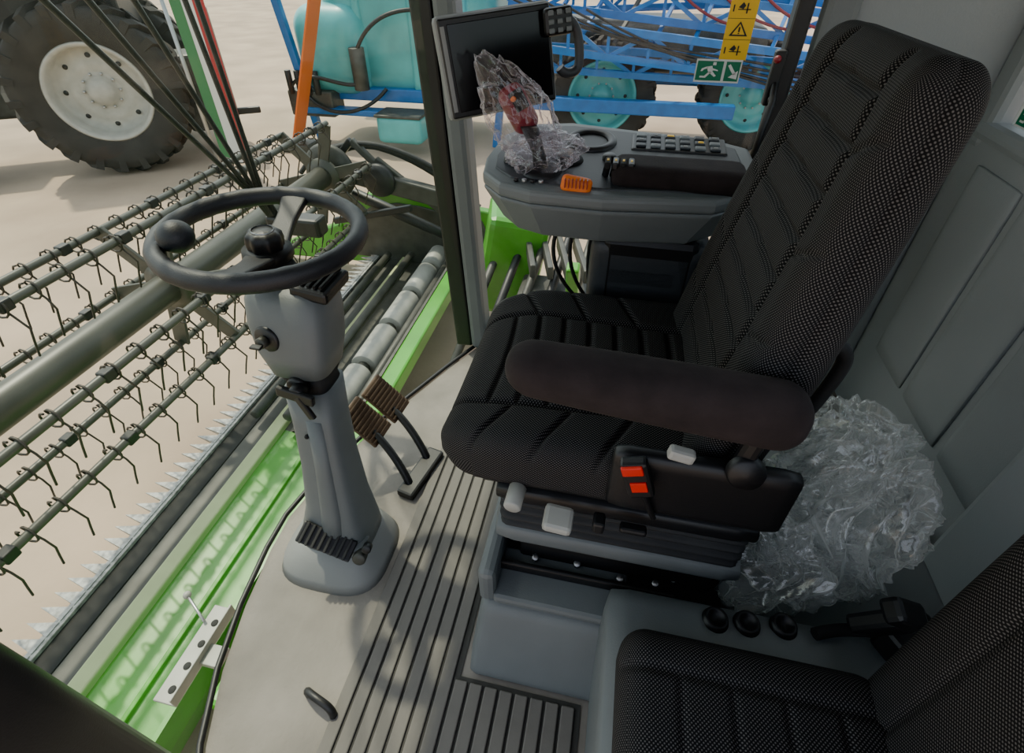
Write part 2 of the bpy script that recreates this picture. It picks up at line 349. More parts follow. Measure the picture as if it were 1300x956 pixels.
for i,ang in enumerate((100,-80)):
    a=R(ang); V=[];F=[]
    for t in range(9):
        u_=t/8; rr=0.035+u_*0.157; w_=0.034-0.010*math.sin(u_*math.pi); z=DZ+0.002+(-DZ)*u_**1.4
        d=Vector((math.cos(a),math.sin(a),0)); s=Vector((-math.sin(a),math.cos(a),0))
        for (q,h) in ((-1,-.009),(1,-.009),(1,.009),(-1,.009)):
            p=d*rr+s*w_*q+Vector((0,0,z+h)); V.append(wp(*p))
    for t in range(8):
        for k in range(4): F.append((t*4+k,t*4+(k+1)%4,t*4+4+(k+1)%4,t*4+4+k))
    F+= [(0,1,2,3),(32,33,34,35)]
    o=addmesh('spoke_%d'%(i+1),V,F,'leather',sw,False); b=o.modifiers.new('b','BEVEL'); b.width=0.006; b.segments=3
cyl('spinner_stem',wp(-0.150,-0.130,0.0),wp(-0.125,-0.118,0.02),0.013,'black',sw)
ball('spinner_knob',wp(-0.108,-0.112,0.030),0.034,'leather',sw,(1,1,0.95))
# ---------------------------------------------------------------- pedals
pd=root('brake_pedals',(-0.66,1.03,0))
for i,(x,y) in enumerate([(-0.685,1.00),(-0.665,1.11)]):
    N3=Vector((0.72,-0.25,0.65)).normalized(); U=Vector((0,1,0)); U=(U-N3*U.dot(N3)).normalized(); W=N3.cross(U)
    QQ=Matrix((U,W,N3)).transposed().to_quaternion()
    c=Vector((x,y,0.20))
    o=box('pad_%d'%(i+1),c,(0.095,0.150,0.014),'pedal',pd,0.005); o.rotation_quaternion=QQ
    for k in range(9):
        o=box('pad_rib_%d_%d'%(i+1,k),c+W*(-0.060+k*0.015)+N3*0.009,(0.088,0.007,0.007),'pedal2',pd,0.001); o.rotation_quaternion=QQ
    wires('arm_%d'%(i+1),[[(x-0.01,y,0.18),(x+0.06,y-0.02,0.16),(x+0.13,y-0.06,0.09),(x+0.16,y-0.08,0.0)]],0.013,'black',pd,smooth=True)
box('pivot_bracket',(-0.515,0.98,0.015),(0.06,0.20,0.03),'black',pd,0.008,(0,0,-12))
# ---------------------------------------------------------------- seat pedestal
pe=root('seat_pedestal',(0.1,0.85,0))
def tap(x,y,z):
    t=(0.1-z)/0.2
    return (x-0.02*t*(1 if x<0 else 0),y-0.095*t*(1 if y<0 else 0),z)
rgrid('moulded_base',(0.34,0.80,0.2),0.025,14,'pgrey',(-0.02,0.935,0.10),pe,fn=tap)
box('rear_base',(0.50,0.965,0.10),(0.74,0.74,0.2),'pgrey',pe,0.02)
box('base_slab',(-0.01,0.60,0.215),(0.30,0.13,0.03),'pgrey',pe,0.01)
box('front_wall',(-0.175,0.85,0.25),(0.04,0.62,0.12),'pgrey',pe,0.015)
box('recess_tray',(0.10,0.84,0.205),(0.50,0.48,0.02),'blackm',pe,0.004)
box('suspension_foot',(0.10,0.87,0.275),(0.44,0.44,0.12),'blackm',pe,0.01)
for i,(x,y) in enumerate([(-0.08,0.645),(0.02,0.65),(0.12,0.635),(0.2,0.64),(0.24,0.66)]):
    cyl('bolt_%d'%i,(x,y,0.232),(x,y-0.004,0.245),0.009,'metal',pe,8)
box('rail_strip',(0.03,0.61,0.245),(0.42,0.012,0.03),'black',pe,0.004)
# ---------------------------------------------------------------- driver seat
ds=root('driver_seat',(0.0,0.875,0.35))
rgrid('suspension_lower',(0.53,0.52,0.06),0.025,10,'pgrey',(0.09,0.87,0.365),ds)
def bel(x,y,z):
    k=1+0.03*math.sin(z*2*math.pi/0.028); return (x*k,y*k,z)
rgrid('suspension_bellows',(0.49,0.49,0.12),0.02,30,'rubber',(0.09,0.87,0.44),ds,fn=bel)
rgrid('suspension_upper',(0.52,0.52,0.05),0.02,10,'black',(0.09,0.87,0.51),ds)
box('cushion_frame',(0.03,0.875,0.545),(0.46,0.50,0.04),'black',ds,0.01)
def cush(x,y,z):
    ay=abs(y); z0=z
    if x<-0.12: y=y*(1-0.55*((-x-0.12)/0.15)**2*0.25)
    z2=z+0.018*(ay/0.28)**4
    if x<-0.10: z2-=0.035*((-x-0.10)/0.16)**2
    if x<-0.2 and z<0: x=x+0.03*(-z/0.07)
    tp=sst((z0-0.01)/0.04)
    if tp>0:
        seam=0.165-0.04*max(0,(x+0.27))
        g=G(ay-seam,0.007)
        if ay<seam+0.004:
            arc=x+0.35*y*y
            for xc in (-0.185,-0.125,-0.065,-0.005,0.055,0.115,0.175): g=max(g,0.9*G(arc-xc,0.006))
        else:
            for xc in (-0.14,-0.02,0.10): g=max(g,0.8*G(x+0.5*(ay-seam)-xc,0.006))
        z2-=0.011*g*tp
    return (x,y,z2)
rgrid('seat_cushion',(0.57,0.565,0.145),0.05,170,'fab',(-0.010,0.876,0.602),ds,fn=cush)
def back(x,y,z):
    t=(z+0.35)/0.70
    ay=abs(y)/0.26
    wd=1.0-0.25*max(0,t-0.35)**1.3/0.57 if t>0.35 else 1.0-0.10*(0.35-t)
    y2=y*wd
    xf=x*(0.88-0.24*t)
    fr=sst((0.03-x)/0.09)
    if fr>0:
        xf-=fr*0.026*min(1,ay)**3*(1-0.45*t)
        seam=0.155*wd*(1 if t<0.8 else 1-0.6*(t-0.8))
        g=G(abs(y2)-seam,0.008)
        if abs(y2)<seam:
            arc=z-0.9*y*y+0.12*abs(y)
            for k in range(10):
                g=max(g,0.95*G(arc-(-0.29+k*0.065),0.0065))
        else:
            for k in range(4): g=max(g,0.5*G(z-0.5*(abs(y2)-seam)-(-0.2+k*0.14),0.005))
        xf+=0.011*g*sst((-x-0.03)/0.03)
    if abs(y)>0.2: y2*=1-0.02*G(abs(x+0.005),0.006)
    return (xf,y2,z)
rgrid('seat_back',(0.135,0.52,0.70),0.05,170,'fab',(0.292,0.872,0.955),ds,rot=(0,9.5,0),fn=back)
def shell(x,y,z):
    t=(z+0.3)/0.6; return (x,y*(1-0.2*t),z)
rgrid('back_shell',(0.04,0.42,0.52),0.019,12,'black',(0.330,0.872,0.88),ds,rot=(0,9.5,0),fn=shell)
def arm(x,y,z):
    t=(x+0.22)/0.44
    z2=z*(0.80+0.32*t)-0.03*t
    y2=y*(0.9+0.1*math.sin(t*math.pi))
    return (x,y2,z2)
rgrid('armrest_left',(0.44,0.098,0.098),0.045,28,'velour',(0.088,0.578,0.895),ds,fn=arm)
beam('armrest_left_hinge',(0.27,0.60,0.86),(0.25,0.61,0.66),0.06,0.03,'black',ds,0.01)
rgrid('side_cover',(0.30,0.035,0.15),0.016,10,'black',(0.20,0.590,0.66),ds)
lathe('recline_disc',[(0,0.008),(0.026,0.007),(0.030,0),(0.030,-0.01)],(0.255,0.570,0.74),(0,-1,0.2),'black',ds)
box('arm_adjust_bar',(0.00,0.585,0.835),(0.085,0.02,0.012),'pgrey_l',ds,0.004,(0,4,0))
box('lumbar_switch',(0.150,0.563,0.770),(0.042,0.02,0.022),'lgrey',ds,0.006,(0,10,0))
box('buckle_body',(0.092,0.553,0.71),(0.044,0.022,0.085),'black',ds,0.006,(0,-18,0))
box('buckle_red_button',(0.080,0.541,0.737),(0.034,0.006,0.020),'red',ds,0.002,(0,-18,0))
box('buckle_red_label',(0.096,0.541,0.700),(0.026,0.004,0.022),'red',ds,0.001,(0,-18,0))
beam('buckle_stalk',(0.10,0.565,0.68),(0.135,0.58,0.58),0.03,0.010,'black',ds,0.004)
box('height_lever',(-0.03,0.555,0.548),(0.055,0.05,0.026),'lgrey',ds,0.008,(10,6,0))
cyl('weight_knob',(-0.115,0.60,0.565),(-0.118,0.552,0.560),0.017,'lgrey',ds)
box('slide_lever',(0.045,0.565,0.545),(0.022,0.03,0.03),'black',ds,0.005)
box('front_slide_lever',(0.11,0.575,0.53),(0.05,0.02,0.015),'black',ds,0.005)
wires('air_hose',[[(0.33,0.78,0.83),(0.38,0.78,0.87),(0.43,0.79,0.85),(0.445,0.82,0.76),(0.42,0.84,0.55),(0.33,0.85,0.45)]],0.013,'rubber',ds,smooth=True)
# ---------------------------------------------------------------- right armrest console
co=root('armrest_console',(-0.05,1.3,0.9))
poly=[(-0.345,1.30),(-0.335,1.22),(-0.28,1.165),(-0.20,1.14),(-0.03,1.135),(0.22,1.16),(0.31,1.22),(0.33,1.34),(0.32,1.45),(0.22,1.50),(0.05,1.52),(-0.15,1.55),(-0.26,1.53),(-0.33,1.44)]
def slab(name,poly,zt,zb,m,bev,par,ins=0):
    cx=sum(p[0] for p in poly)/len(poly); cy=sum(p[1] for p in poly)/len(poly); n=len(poly)
    zf=lambda y: (y-1.13)*0.12
    V=[(x,y,zt+zf(y)) for x,y in poly]+[(cx+(x-cx)*(1-ins),cy+(y-cy)*(1-ins),zb+zf(y)) for x,y in poly]
    F=[tuple(range(n)),tuple(range(n,2*n))]+[(i,(i+1)%n,n+(i+1)%n,n+i) for i in range(n)]
    o=addmesh(name,V,F,m,par,False); b=o.modifiers.new('b','BEVEL'); b.width=bev; b.segments=3; b.limit_method='ANGLE'; b.angle_limit=R(35); return o
slab('lower_body',poly,0.905,0.81,'pgrey',0.01,co,0.18)
slab('top_deck',poly,0.94,0.904,'pgrey',0.012,co)
inner=[(-0.05+(x+0.05)*0.90,1.34+(y-1.34)*0.84) for x,y in poly]
slab('deck_inlay',inner,0.944,0.935,'deck',0.004,co)
rgrid('armrest_right',(0.31,0.125,0.06),0.028,16,'velour',(0.135,1.245,0.965),co)
rgrid('armrest_right_base',(0.29,0.12,0.04),0.018,8,'black',(0.13,1.245,0.925),co)
box('seat_mount',(0.10,1.24,0.72),(0.24,0.10,0.20),'black',co,0.02)
box('lower_bracket',(0.13,1.22,0.50),(0.30,0.06,0.36),'black',co,0.02)
rgrid('side_box',(0.30,0.16,0.22),0.03,10,'deck',(0.10,1.27,0.70),co)
box('button_pad',(0.14,1.43,0.978),(0.24,0.10,0.012),'black',co,0.006,(6,0,0))
for i in range(6):
    for j in range(3):
        box('button_%d_%d'%(i,j),(0.045+i*0.037,1.40+j*0.030,0.983+j*0.0035),(0.026,0.020,0.008),['deck','deck','pgrey'][(i*2+j)%3],co,0.003,(6,0,0))
        if (i+j)%2: box('button_mark_%d_%d'%(i,j),(0.045+i*0.037,1.40+j*0.030,0.9875+j*0.0035),(0.010,0.003,0.001),'lgrey',co,0,(6,0,0))
box('amber_button',(0.12,1.46,0.991),(0.02,0.014,0.008),'yellow',co,0.003)
box('amber_button_b',(0.195,1.43,0.989),(0.015,0.012,0.006),'yellow',co,0.003)
lathe('cup_ring',[(0.040,-0.02),(0.045,0.01),(0.058,0.014),(0.066,0.010),(0.068,0.0)],(-0.085,1.42,0.975),(0,-0.12,1),'black',co)
lathe('cup_well',[(0,-0.02),(0.04,-0.018),(0.043,0.008)],(-0.085,1.42,0.975),(0,-0.12,1),'blackm',co)
lathe('joystick_gaiter_ring',[(0,0.012),(0.04,0.012),(0.05,0.008),(0.053,0)],(-0.19,1.24,0.955),(0,-0.12,1),'black',co)
lathe('dial_pad',[(0,0.008),(0.035,0.008),(0.038,0)],(-0.13,1.30,0.962),(0,-0.12,1),'blackm',co)
lathe('dial',[(0,0.02),(0.018,0.02),(0.022,0.016),(0.023,0)],(-0.27,1.28,0.955),(0,-0.12,1),'black',co)
lathe('dial_b',[(0,0.018),(0.014,0.018),(0.017,0.014),(0.018,0)],(-0.03,1.32,0.962),(0,-0.12,1),'black',co)
rgrid('orange_thumbwheel',(0.072,0.026,0.04),0.012,10,'orange',(-0.095,1.165,0.954),co,rot=(0,8,0))
for i in range(7): box('thumb_groove_%d'%i,(-0.12+i*0.0085,1.152,0.962),(0.0022,0.012,0.02),'dred',co)
for i in range(4):
    beam('lever_%d'%i,(-0.035+i*0.018,1.235,0.95),(-0.03+i*0.018,1.225,0.985),0.011,0.018,'black',co,0.003)
    box('lever_cap_%d'%i,(-0.03+i*0.018,1.222,0.990),(0.014,0.046,0.018),'black' if i%2 else 'blackm',co,0.004)
    box('lever_mark_%d'%i,(-0.03+i*0.018,1.221,0.9995),(0.005,0.012,0.001),'yellow',co)
for i in range(4): cyl('round_button_%d'%i,(-0.24+i*0.02,1.175,0.948),(-0.24+i*0.02,1.175,0.955),0.006,'metal' if i%2 else 'black',co,12)
wires('console_cables',[[(-0.12,1.25,0.85),(-0.20,1.3,0.7),(-0.14,1.35,0.55),(0.0,1.3,0.5)],[(-0.08,1.28,0.85),(-0.16,1.34,0.66),(-0.08,1.4,0.5),(0.05,1.32,0.45)],[(-0.02,1.3,0.85),(-0.10,1.38,0.72),(-0.05,1.42,0.42),(0.06,1.3,0.3)]],0.006,'rubber',co,smooth=True)
jo=root('wrapped_joystick',(-0.2,1.25,0.96))
loft('stick',[(-0.19,1.24,0.96,0.018,0.018),(-0.20,1.245,1.0,0.016,0.016),(-0.225,1.26,1.05,0.022,0.02)],'black',jo,p=2)
rgrid('grip',(0.065,0.05,0.12),0.024,12,'dred',(-0.255,1.275,1.085),jo,rot=(10,-30,20))
box('grip_keys',(-0.25,1.25,1.11),(0.035,0.01,0.05),'black',jo,0.004,(10,-30,20))
ball('grip_button',(-0.262,1.243,1.115),0.008,'orange',jo)
def crumple(name,c,sc,rot,m,par,seed,amp=0.16,lev=6,fr=2.2,zmin=None,tip=None):
    bm=bmesh.new(); bmesh.ops.create_icosphere(bm,subdivisions=lev,radius=1)
    q0=rquat(rot)
    for v in bm.verts:
        p=v.co.copy(); o=Vector((seed,seed*2,seed*3))
        q=p*fr+o; w=Vector((noise.noise(q*0.8),noise.noise(q*0.8+Vector((9,0,0))),noise.noise(q*0.8+Vector((0,7,0)))))
        q=q+w*0.9
        qa=Vector((q.x*1.6,q.y*1.6,q.z*0.7))
        a=1-abs(noise.noise(qa))*2; b=1-abs(noise.noise(qa*2.3))*2; d=1-abs(noise.noise(q*4.6))*2
        r=1+amp*(a*1.0+b*0.5+d*0.2-0.6)
        if tip is not None:
            kk=max(0,p.dot(Vector(tip).normalized())); r+=0.35*kk**8
        k=p*r
        k=q0@Vector((k.x*sc[0],k.y*sc[1],k.z*sc[2]))
        if zmin is not None and k.z+c[2]<zmin: k.z=zmin-c[2]+0.004*noise.noise(q*3)
        v.co=k
    me=bpy.data.meshes.new(name); bm.to_mesh(me); bm.free()
    for f in me.polygons: f.use_smooth=True
    ob=bpy.data.objects.new(name,me); COL.objects.link(ob); ob.location=c
    me.materials.append(M[m])
    if par: ob.parent=par; ob.matrix_parent_inverse=Matrix.Translation(-par.location)
    return ob
crumple('plastic_wrap',(-0.245,1.27,1.06),(0.066,0.055,0.115),(5,-30,10),'bag2',jo,3.1,0.26,5,1.5,tip=(-0.2,0,1))
crumple('plastic_wrap_skirt',(-0.19,1.25,0.995),(0.075,0.06,0.042),(0,-10,0),'bag2',jo,6.1,0.3,5,1.6,tip=(1,-0.2,0.2))
# ---------------------------------------------------------------- monitor
mo=root('touch_monitor',(-0.318,1.35,1.17))
u=Vector((0.2195,0.14,0.024)).normalized(); vv=Vector((-0.0465,0.0,0.194)); vv=(vv-u*vv.dot(u)).normalized()
nrm=u.cross(vv)
Q=Matrix((u,vv,nrm)).transposed().to_quaternion()
def mpart(name,du,dv,dn,s,m,bev=0.004):
    o=box(name,mo.location+u*du+vv*dv+nrm*dn,s,m,mo,bev); o.rotation_quaternion=Q; return o
mpart('housing',0,0,-0.012,(0.288,0.222,0.03),'pgrey_l',0.012)
mpart('bezel',0,0,0.004,(0.274,0.210,0.008),'black',0.006)
mpart('screen',0.006,0,0.009,(0.246,0.184,0.003),'screen',0.001)
mpart('side_strip',-0.128,0,0.009,(0.010,0.18,0.002),'pgrey_l',0.001)
beam('monitor_arm',mo.location-Vector((0,-0.03,0.05)),(-0.53,1.66,1.05),0.03,0.03,'black',mo,0.008)
ke=root('keypad_handset',(-0.19,1.42,1.22))
def kpart(name,du,dv,dn,s,m,bev=0.004):
    o=box(name,ke.location+u*du+vv*dv+nrm*dn,s,m,ke,bev); o.rotation_quaternion=Q; return o
kpart('keypad_body',0.0,0.03,0.01,(0.075,0.06,0.02),'black',0.01)
for i in range(3):
    for j in range(3): kpart('key_%d_%d'%(i,j),-0.022+i*0.022,0.012+j*0.018,0.022,(0.014,0.011,0.004),'pgrey',0.002)
P=[Vector((0.03,0.03,0)),Vector((0.055,0.02,0)),Vector((0.06,-0.06,0)),Vector((0.045,-0.09,0)),Vector((0.01,-0.085,0)),Vector((0.0,-0.07,0))]
wires('handle_loop',[[ke.location+u*p.x+vv*p.y for p in P]],0.012,'deck',ke,smooth=True)
# ---------------------------------------------------------------- passenger seat
pl=root('passenger_seat',(0.4,0.25,0.33))
rgrid('plinth',(0.76,0.62,0.335),0.03,14,'pgrey',(0.465,0.265,0.168),pl)
for i,(x,y) in enumerate([(0.36,0.54),(0.43,0.55),(0.30,0.535)]):
    lathe('grommet_%d'%i,[(0,0.006),(0.014,0.008),(0.016,0.014),(0.022,0.014),(0.026,0.0)],(x,y,0.333),(0,0,1),'black',pl)
def pc(x,y,z):
    if z>0:
        g=max(G(abs(y)-0.16,0.006),0); 
        for k in (-0.12,-0.04,0.04,0.12):
            if abs(y)<0.16: g=max(g,0.8*G(x-k,0.005))
        z-=0.008*g*sst(z/0.03)
    return (x,y,z)
rgrid('cushion',(0.43,0.47,0.13),0.05,90,'fab',(0.320,0.212,0.402),pl,fn=pc)
def pb(x,y,z):
    t=(z+0.29)/0.58; y*=1-0.05*t*t
    if x<0: 
        g=G(abs(y)-0.15,0.006); x+=0.007*g*sst(-x/0.04)
    return (x,y,z)
rgrid('backrest',(0.12,0.50,0.60),0.055,90,'fab',(0.545,0.205,0.685),pl,rot=(0,-2,0),fn=pb)
bk=root('seat_belt_buckle',(0.60,0.56,0.36))
box('buckle',(0.575,0.555,0.41),(0.055,0.035,0.10),'black',bk,0.01,(15,25,10))
box('buckle_head',(0.59,0.55,0.465),(0.07,0.045,0.04),'black',bk,0.01,(15,25,10))
box('belt_anchor',(0.64,0.56,0.37),(0.12,0.05,0.06),'black',bk,0.01,(0,10,30))
wires('strap',[[(0.585,0.56,0.37),(0.56,0.56,0.36),(0.52,0.56,0.352),(0.48,0.54,0.350)]],0.012,'blackm',bk,smooth=True)
# ---------------------------------------------------------------- plastic bag
bg=root('plastic_bag',(0.57,0.8,0.2))
crumple('bag_body',(0.560,0.80,0.40),(0.135,0.135,0.180),(0,15,30),'bag',bg,1.3,0.32,6,1.3,0.205,tip=(0.3,0.1,-0.6))
crumple('bag_fold',(0.475,0.710,0.32),(0.105,0.080,0.125),(0,20,0),'bag',bg,4.7,0.34,6,1.4,0.205,tip=(-0.3,-0.5,-0.6))
crumple('bag_top',(0.585,0.88,0.51),(0.115,0.10,0.085),(10,0,40),'bag',bg,8.2,0.34,6,1.4,tip=(-1,-0.3,0.3))
crumple('bag_inner',(0.56,0.80,0.38),(0.09,0.09,0.12),(0,10,60),'bag',bg,12.6,0.36,5,1.6,0.21)
wires('floor_handle',[[(-0.56,0.33,0.0),(-0.56,0.33,0.03),(-0.54,0.32,0.045),(-0.50,0.31,0.045),(-0.48,0.305,0.03),(-0.48,0.30,0.0)]],0.009,'black',smooth=True)
# ---------------------------------------------------------------- wiper arms
wi=root('windscreen_wiper',(-1.04,1.3,0.8))
wires('arms',[[(-1.04,1.31,0.70),(-1.06,1.27,0.81),(-1.06,0.91,1.315),(-1.06,0.54,1.84)],
              [(-1.035,1.31,0.70),(-1.055,1.275,0.81),(-1.06,0.95,1.40),(-1.06,0.74,1.80)],
              [(-1.03,1.31,0.70),(-1.05,1.28,0.81),(-1.06,1.11,1.305),(-1.06,0.93,1.80)],
              [(-1.025,1.31,0.70),(-1.045,1.285,0.81),(-1.06,1.26,1.29),(-1.06,1.23,1.80)],
              [(-1.02,1.32,0.70),(-1.04,1.295,0.81),(-1.06,1.30,1.29),(-1.06,1.31,1.80)]],0.0068,'black',wi)
box('pivot',(-0.97,1.32,0.70),(0.18,0.06,0.06),'black',wi,0.01)
br=root('step_bracket',(-0.95,0.38,-0.1))
box('plate',(-0.945,0.38,-0.105),(0.065,0.24,0.01),'lgrey',br,0.002)
for i in range(4): cyl('hole_%d'%i,(-0.945,0.29+i*0.055,-0.101),(-0.945,0.29+i*0.055,-0.098),0.010,'blackm',br,14)
box('lip',(-0.915,0.38,-0.09),(0.006,0.24,0.04),'lgrey',br,0.002)
box('mount',(-0.89,0.38,-0.10),(0.06,0.05,0.02),'lgrey',br,0.002)
cyl('sensor_rod',(-0.97,0.45,-0.09),(-1.06,0.50,-0.08),0.004,'metal',br,8); ball('sensor_tip',(-1.06,0.50,-0.08),0.011,'lgrey',br)
# ================================================================= OUTSIDE
GZ=-1.4
gp=addmesh('ground',[(-60,-30,GZ),(60,-30,GZ),(60,90,GZ),(-60,90,GZ)],[(0,1,2,3)],'concrete')
hd=root('harvester_header',(-2,2,-1.2))
Y0,Y1=-0.8,4.4
def lbox(name,x0,x1,z0,z1,m,y0=Y0,y1=Y1,bev=0.004): return box(name,((x0+x1)/2,(y0+y1)/2,(z0+z1)/2),(abs(x1-x0),y1-y0,abs(z1-z0)),m,hd,bev)
lbox('knife_back',-2.40,-2.35,-1.22,-1.195,'knife')
lbox('knife_plate',-2.36,-2.23,-1.24,-1.215,'blackm')
lbox('front_plate',-2.23,-2.09,-1.25,-1.22,'dsteel')
lbox('cream_rail',-2.095,-2.005,-1.25,-1.180,'cream',bev=0.01)
pan=[(-2.02,-1.22),(-1.50,-1.30),(-1.40,-1.05),(-1.36,-0.85),(-1.38,-0.85),(-1.44,-1.07),(-1.55,-1.34),(-2.02,-1.27)]
prism('green_pan',pan,Y0,2.0,'green',hd,axis='y')
prism('rear_pan',pan,2.0,Y1,'dsteel',hd,axis='y')
lbox('top_beam',-1.36,-1.24,-0.97,-0.85,'green',0.9,Y1,0.015)
lbox('pan_crease',-1.80,-1.775,-1.26,-1.235,'green',Y0,2.0)
V=[];F=[]; y=Y0+0.03
while y<Y1:
    b=len(V)
    V+=[(-2.37,y-0.034,-1.19),(-2.37,y+0.034,-1.19),(-2.53,y,-1.20),(-2.37,y-0.034,-1.225),(-2.37,y+0.034,-1.225),(-2.53,y,-1.21)]
    F+=[(b,b+1,b+2),(b+3,b+4,b+5),(b,b+1,b+4,b+3),(b+1,b+2,b+5,b+4),(b,b+2,b+5,b+3)]
    y+=0.076
addmesh('knife_guards',V,F,'knife',hd,False)
y=2.1;i=0
while y<4.2:
    cyl('roller_%d'%i,(-1.68,y,-1.10),(-1.68,y+0.42,-1.10),0.10,'lgrey',hd,28); cyl('roller_shaft_%d'%i,(-1.68,y+0.40,-1.10),(-1.68,y+0.52,-1.10),0.05,'dsteel',hd,16)
    y+=0.5;i+=1
for i,x in enumerate((-2.2,-1.95,-1.52)):
    cyl('cross_shaft_%d'%i,(x,2.0,-1.12+0.03*i),(x,4.3,-1.12+0.03*i),0.035,'dsteel',hd,16)
arch=[(-2.85,-1.3),(-2.80,-1.0),(-2.65,-0.72),(-2.40,-0.55),(-2.1,-0.48),(-1.8,-0.50),(-1.45,-0.58),(-1.1,-0.62),(-1.0,-0.9),(-1.1,-1.35)]
prism('end_panel',arch,4.4,4.5,'green',hd,0.02,axis='y')
prism('end_panel_inner',[(-1.95+(x+1.95)*0.85,-0.95+(z+0.95)*0.75) for x,z in arch],4.38,4.41,'dsteel',hd,0.01,axis='y')
prism('divider_snout',[(-2.7,-1.3),(-3.6,-1.32),(-3.5,-1.2),(-2.7,-0.85)],4.38,4.52,'green',hd,0.03,axis='y')
box('feeder_house',(-1.0,0.85,-1.0),(0.42,0.9,0.5),'green',hd,0.02)
rl=root('harvester_reel',(-2.5,2,-0.2))
cyl('centre_tube',(-2.5,-1.0,-0.2),(-2.5,3.96,-0.2),0.088,'tube',rl,32)
bats=[];RR=0.45
for k in range(6):
    ph=R(-15+60*k); bx=-2.5+RR*math.cos(ph); bz=-0.2-RR*math.sin(ph); bats.append((bx,bz))
    cyl('bat_%d'%(k+1),(bx,-1.0,bz),(bx,3.96,bz),0.021,'tube',rl,12)
T=[]
for bi,(bx,bz) in enumerate(bats):
    y=-0.9+bi*0.02
    while y<3.9:
        pts=[]
        for q in range(13):
            a=R(90+q*34); pts.append((bx+0.042*math.cos(a)-0.01,y+q*0.0022,bz+0.042*math.sin(a)-0.01))
        j=random.uniform(-.015,.015)
        pts+= [(bx+0.02,y+0.03,bz-0.06),(bx+0.05+j,y+0.03,bz-0.11),(bx+0.015+j,y+0.032,bz-0.19),(bx-0.015+j,y+0.033,bz-0.27)]
        T.append(pts); y+=0.145
wires('tines',T,0.0050,'tine',rl,res=1)
for si,ys in enumerate((0.35,2.1,3.93)):
    for k,(bx,bz) in enumerate(bats):
        d=Vector((bx+2.5,0,bz+0.2)).normalized()
        beam('spider_%d_%d'%(si,k),Vector((-2.5,ys,-0.2))+d*0.07,Vector((bx,ys,bz)),0.02,0.10,'tube',rl,0.004)
    lathe('spider_hub_%d'%si,[(0.085,-0.03),(0.15,-0.015),(0.15,0.015),(0.085,0.03)],(-2.5,ys,-0.2),(0,1,0),'tube',rl)
for bi,(bx,bz) in enumerate(bats):
    for c in range(8): box('clamp_%d_%d'%(bi,c),(bx,-0.6+c*0.62,bz),(0.05,0.06,0.055),'black',rl,0.008)
ra=root('reel_support_arm',(-2,4.1,-0.2))
beam('arm_beam',(-2.5,4.12,-0.2),(-1.2,4.12,-0.45),0.10,0.16,'dsteel',ra,0.015)
cyl('hydraulic_cylinder',(-2.4,4.2,-0.45),(-1.5,4.2,-0.8),0.05,'black',ra)
cyl('hydraulic_rod',(-2.7,4.2,-0.33),(-2.4,4.2,-0.45),0.025,'metal',ra)
lathe('drive_disc',[(0,0.06),(0.12,0.05),(0.22,0.03),(0.24,0),(0.22,-0.03),(0,-0.03)],(-2.5,4.06,-0.2),(0,-1,0),'dsteel',ra)
lathe('drive_disc_b',[(0,0.06),(0.08,0.05),(0.14,0.03),(0.15,0),(0,-0.03)],(-2.05,4.06,-0.25),(0,-1,0),'black',ra)
for i,(a,b) in enumerate([((-2.9,4.15,-0.55),(-2.3,4.15,0.05)),((-2.3,4.15,0.05),(-1.9,4.15,-0.35)),((-2.6,4.1,-0.7),(-1.8,4.1,-0.5)),((-2.1,4.15,-0.1),(-1.5,4.15,-0.55))]):
    beam('link_%d'%i,a,b,0.05,0.06,'dsteel' if i%2 else 'black',ra,0.01)
wires('hoses',[[(-2.6,4.2,-0.1),(-2.2,4.1,0.15),(-1.8,4.2,0.0),(-1.4,4.25,-0.3)],[(-2.5,4.25,-0.1),(-2.1,4.2,0.10),(-1.7,4.25,-0.1),(-1.2,4.25,-0.5)],[(-2.9,4.2,-0.3),(-2.6,4.3,0.1),(-2.0,4.3,0.05),(-1.4,4.3,-0.4)]],0.022,'rubber',ra,smooth=True)
mc=root('drive_machinery',(-0.5,3.2,-0.7))
box('green_guard',(-0.75,3.5,-0.55),(0.45,0.5,0.8),'green',mc,0.05,(0,10,12))
box('gearbox',(-0.35,3.0,-0.8),(0.5,0.5,0.55),'dsteel',mc,0.04)
cyl('pulley',(-0.5,2.7,-0.6),(-0.5,2.6,-0.6),0.22,'black',mc)
cyl('pulley_b',(-0.1,2.8,-0.8),(-0.1,2.7,-0.8),0.16,'black',mc)
for i in range(6): cyl('pipe_%d'%i,(-0.95+i*0.17,2.4,-0.9+0.05*i),(-0.75+i*0.17,3.8,-0.2+0.03*i),0.03,'black' if i%2 else 'dsteel',mc,12)
for i in range(4): box('guard_slat_%d'%i,(-0.55+i*0.12,3.2,-0.35),(0.04,0.5,0.10),'dsteel',mc,0.01,(0,0,15))
box('ladder_rail',(-0.15,2.3,-0.5),(0.06,0.06,1.6),'green',mc,0.01,(20,0,0))
